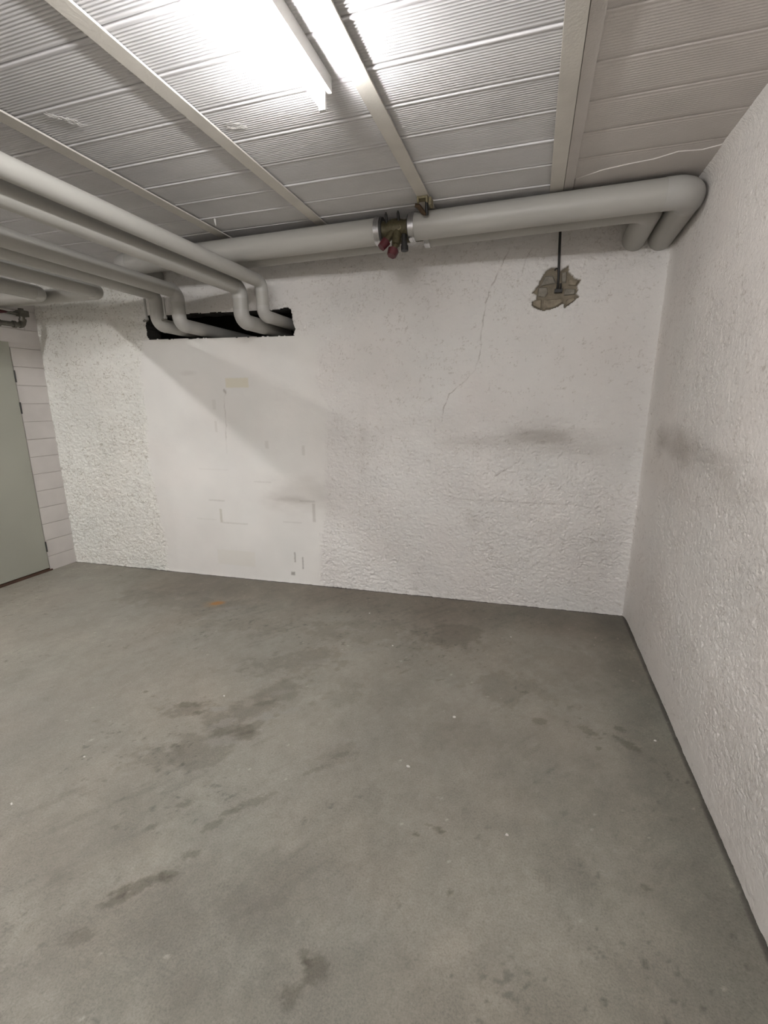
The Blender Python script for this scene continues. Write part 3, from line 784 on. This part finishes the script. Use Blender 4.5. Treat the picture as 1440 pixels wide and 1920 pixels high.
cylpart(V, 'drain_cap', (vx + .066, YA - .03, vz - .105), (vx + .067, YA - .031, vz - .132), .023, 'blacksteel', 12)
for dx in (-.045, .030):
    n_ = cylpart(V, 'test_nipple', (vx + dx, YA - .03, vz + .02), (vx + dx, YA - .05, vz + .068), .0085, 'blacksteel', 10)
    cylpart(n_, 'nipple_tip', (vx + dx, YA - .05, vz + .066), (vx + dx, YA - .053, vz + .080), .0085, 'blacksteel', 10, .003)
bm = bmesh.new(); sweep(bm, [Vector((vx + .035 + .012 * math.cos(a_), YA - .048, vz - .008 + .012 * math.sin(a_))) for a_ in [i * math.pi / 6 for i in range(13)]], .0035, 6, False)
from_bm('scale_ring', bm, MAT['brass'], V)

# ------------------------------------------------------------------ hanger bracket at the end of the beam
K = thing('pipe_hanger', (-.665, 2.86, HB - .05), 'brassy broken hanger bracket clamped under the beam above the valve', 'bracket')
bm = bmesh.new(); box(bm, -.690, -.640, 2.78, 2.83, HB - .012, HB - .0005, .002); from_bm('clamp_plate', bm, MAT['brass'], K)
bm = bmesh.new(); box(bm, -.694, -.684, 2.775, 2.80, HB - .030, HB - .002, .002); from_bm('clamp_jaw', bm, MAT['brass'], K)
bm = bmesh.new(); box(bm, -.644, -.634, 2.775, 2.80, HB - .030, HB - .002, .002); from_bm('clamp_jaw', bm, MAT['brass'], K)
cylpart(K, 'hanger_rod', (-.652, 2.835, HB - .004), (-.652, 2.85, HB - .075), .009, 'blacksteel', 10)
bm = bmesh.new(); sweep(bm, [(-.712, 2.81, HB - .030), (-.694, 2.82, HB - .034), (-.672, 2.832, HB - .062), (-.658, 2.84, HB - .075)], .011, 6, True, [.009, .013, .012, .008])
from_bm('bent_strap', bm, MAT['rust'], K)
bm = bmesh.new(); box(bm, -.632, -.618, 2.80, 2.86, HB - .040, HB - .001, .002); from_bm('wedge', bm, MAT['brass'], K)

# ------------------------------------------------------------------ black rod reaching into the chipped plaster
rx = .098; ry = wall_y(.1) - .02
Rd = thing('black_rod', (.112, wall_y(.11), 2.30), 'thin black rod hanging from the ceiling into the chipped plaster hole', 'rod')
bm = bmesh.new(); sweep(bm, [(.090, ry - .015, HT + .02), (.100, ry - .012, 2.50), (.106, ry - .006, 2.38), (.106, ry + .006, 2.335), (.104, ry + .05, 2.315)], .0085, 10)
from_bm('rod', bm, MAT['blacksteel'], Rd)
bm = bmesh.new(); sweep(bm, [(.123, ry + .008, 2.352), (.125, ry + .006, 2.330), (.120, ry + .05, 2.312)], .0065, 8)
from_bm('hook', bm, MAT['blacksteel'], Rd)
bm = bmesh.new(); box(bm, .088, .138, ry + .018, ry + .045, 2.300, 2.325, .004)
from_bm('socket', bm, MAT['blacksteel'], Rd)
bm = bmesh.new(); sweep(bm, [Vector((.091 + .011 * math.cos(a_), ry + .012, 2.437 + .011 * math.sin(a_))) for a_ in [i * math.pi / 6 - .4 for i in range(8)]], .0045, 6)
from_bm('wire_loop', bm, MAT['blacksteel'], Rd)

# ------------------------------------------------------------------ small drain stubs beside the pipe drops
for (x, y, lab) in ((-2.922, 3.05, 'thin pale drain stub with a tap tip left of the leftmost pipe drop'), (-2.752, 3.06, 'thin pale drain stub with a tap tip between the two left pipe drops')):
    Dn = thing('drain_stub', (x, y, 2.19), lab, 'drain', 'drain stubs')
    cylpart(Dn, 'stub', (x, y, 2.36), (x + .004, y, 2.215), .0085, 'pipe_pale', 12)
    cylpart(Dn, 'collar', (x + .004, y, 2.222), (x + .004, y, 2.205), .013, 'pipe_pale', 12)
    cylpart(Dn, 'tap_tip', (x + .010, y, 2.208), (x - .026, y - .006, 2.196), .012, 'steelpipe', 10, .008)

# ------------------------------------------------------------------ bare threaded pipework above the door
TPp = thing('steel_pipework', (XL + .095, 3.03, 2.20), 'old bare steel pipe with elbow and red lever above the door', 'pipe')
px_, pr = XL + .095, .020
a = arc((px_, 3.03, 2.40), (px_, 3.03, 2.225), (px_, 2.4, 2.205), .035, 8)
bm = bmesh.new(); sweep(bm, [(px_, 3.03, 2.36), a[0]], pr, 16); from_bm('riser', bm, MAT['steelpipe'], TPp)
bm = bmesh.new(); sweep(bm, a, pr + .006, 16); from_bm('elbow', bm, MAT['steelpipe'], TPp)
bm = bmesh.new(); sweep(bm, [a[-1], (px_, 1.2, 2.175)], pr, 16); from_bm('branch_pipe', bm, MAT['steelpipe'], TPp)
for p, q in (((px_, 3.03, 2.275), (px_, 3.03, 2.255)), ((px_, 2.965, 2.223), (px_, 2.945, 2.2225)), ((px_, 2.84, 2.219), (px_, 2.80, 2.218))):
    cylpart(TPp, 'coupling', p, q, pr + .009, 'steelpipe', 16)
bm = bmesh.new(); box(bm, px_ - .03, px_ + .03, 3.00, 3.075, 2.295, 2.345, .006); from_bm('valve_block', bm, MAT['steelpipe'], TPp)
cylpart(TPp, 'valve_stem', (px_, 3.0, 2.312), (px_, 2.87, 2.312), .012, 'steelpipe', 10)
bm = bmesh.new(); sweep(bm, [(px_ + .01, 2.90, 2.312), (px_ + .02, 2.80, 2.300), (px_ + .03, 2.68, 2.302)], .02, 8, True, [.008, .022, .020]); from_bm('red_lever', bm, MAT['red'], TPp)
bm = bmesh.new(); box(bm, px_ + .005, px_ + .009, 2.83, 2.93, 2.304, 2.329, .001); from_bm('painted_glint', bm, MAT['chip'], TPp)  # white strip painted as a glint on the pipework
bm = bmesh.new(); box(bm, XL - .01, px_, 3.028, 3.04, 2.33, 2.345); from_bm('wall_bracket', bm, MAT['steelpipe'], TPp)

# ================================================================== PLASTER CHIPS ON THE FLOOR
CH_ = [(-0.268, 2.033), (-0.412, 1.644), (0.673, 2.156), (-0.027, 2.97), (-1.079, 3.019), (-1.506, 1.82), (-0.773, 2.612), (0.023, 1.44), (-1.885, 0.973), (-1.835, 1.25)]
CLAB = ['largest white plaster chip, on the open floor left of the damp spots', 'white plaster chip near the middle of the bare floor', 'white plaster chip beside the right wall near damp spots', 'tiny plaster chip near the back wall below the crack', 'tiny plaster chip near the back wall by the smooth patch', 'tiny plaster chip on the damp stain at left of centre', 'tiny plaster chip on dark floor near the middle of the back wall', 'tiny plaster chip on the floor nearest the right foreground', 'tiny plaster chip at the left edge of the foreground floor', 'tiny plaster chip on pale floor left of the dark stains']
for i, (x, y) in enumerate(CH_):
    r = (.011 if i == 0 else .009 if i < 3 else .006)
    bm = bmesh.new(); n = 7
    lo, hi = [], []
    for k in range(n):
        a_ = 2 * math.pi * k / n; rr = r * jit.uniform(.6, 1.2)
        lo.append(bm.verts.new((x + rr * math.cos(a_), y + rr * .8 * math.sin(a_), -.001))); hi.append(bm.verts.new((x + rr * .8 * math.cos(a_), y + rr * .65 * math.sin(a_), .004)))
    bm.faces.new(hi); bm.faces.new(list(reversed(lo)))
    for k in range(n): bm.faces.new((lo[k], lo[(k + 1) % n], hi[(k + 1) % n], hi[k]))
    o = from_bm('plaster_chip', bm, MAT['chip'])
    tag(o, CLAB[i], 'chip', 'plaster chips on the floor')
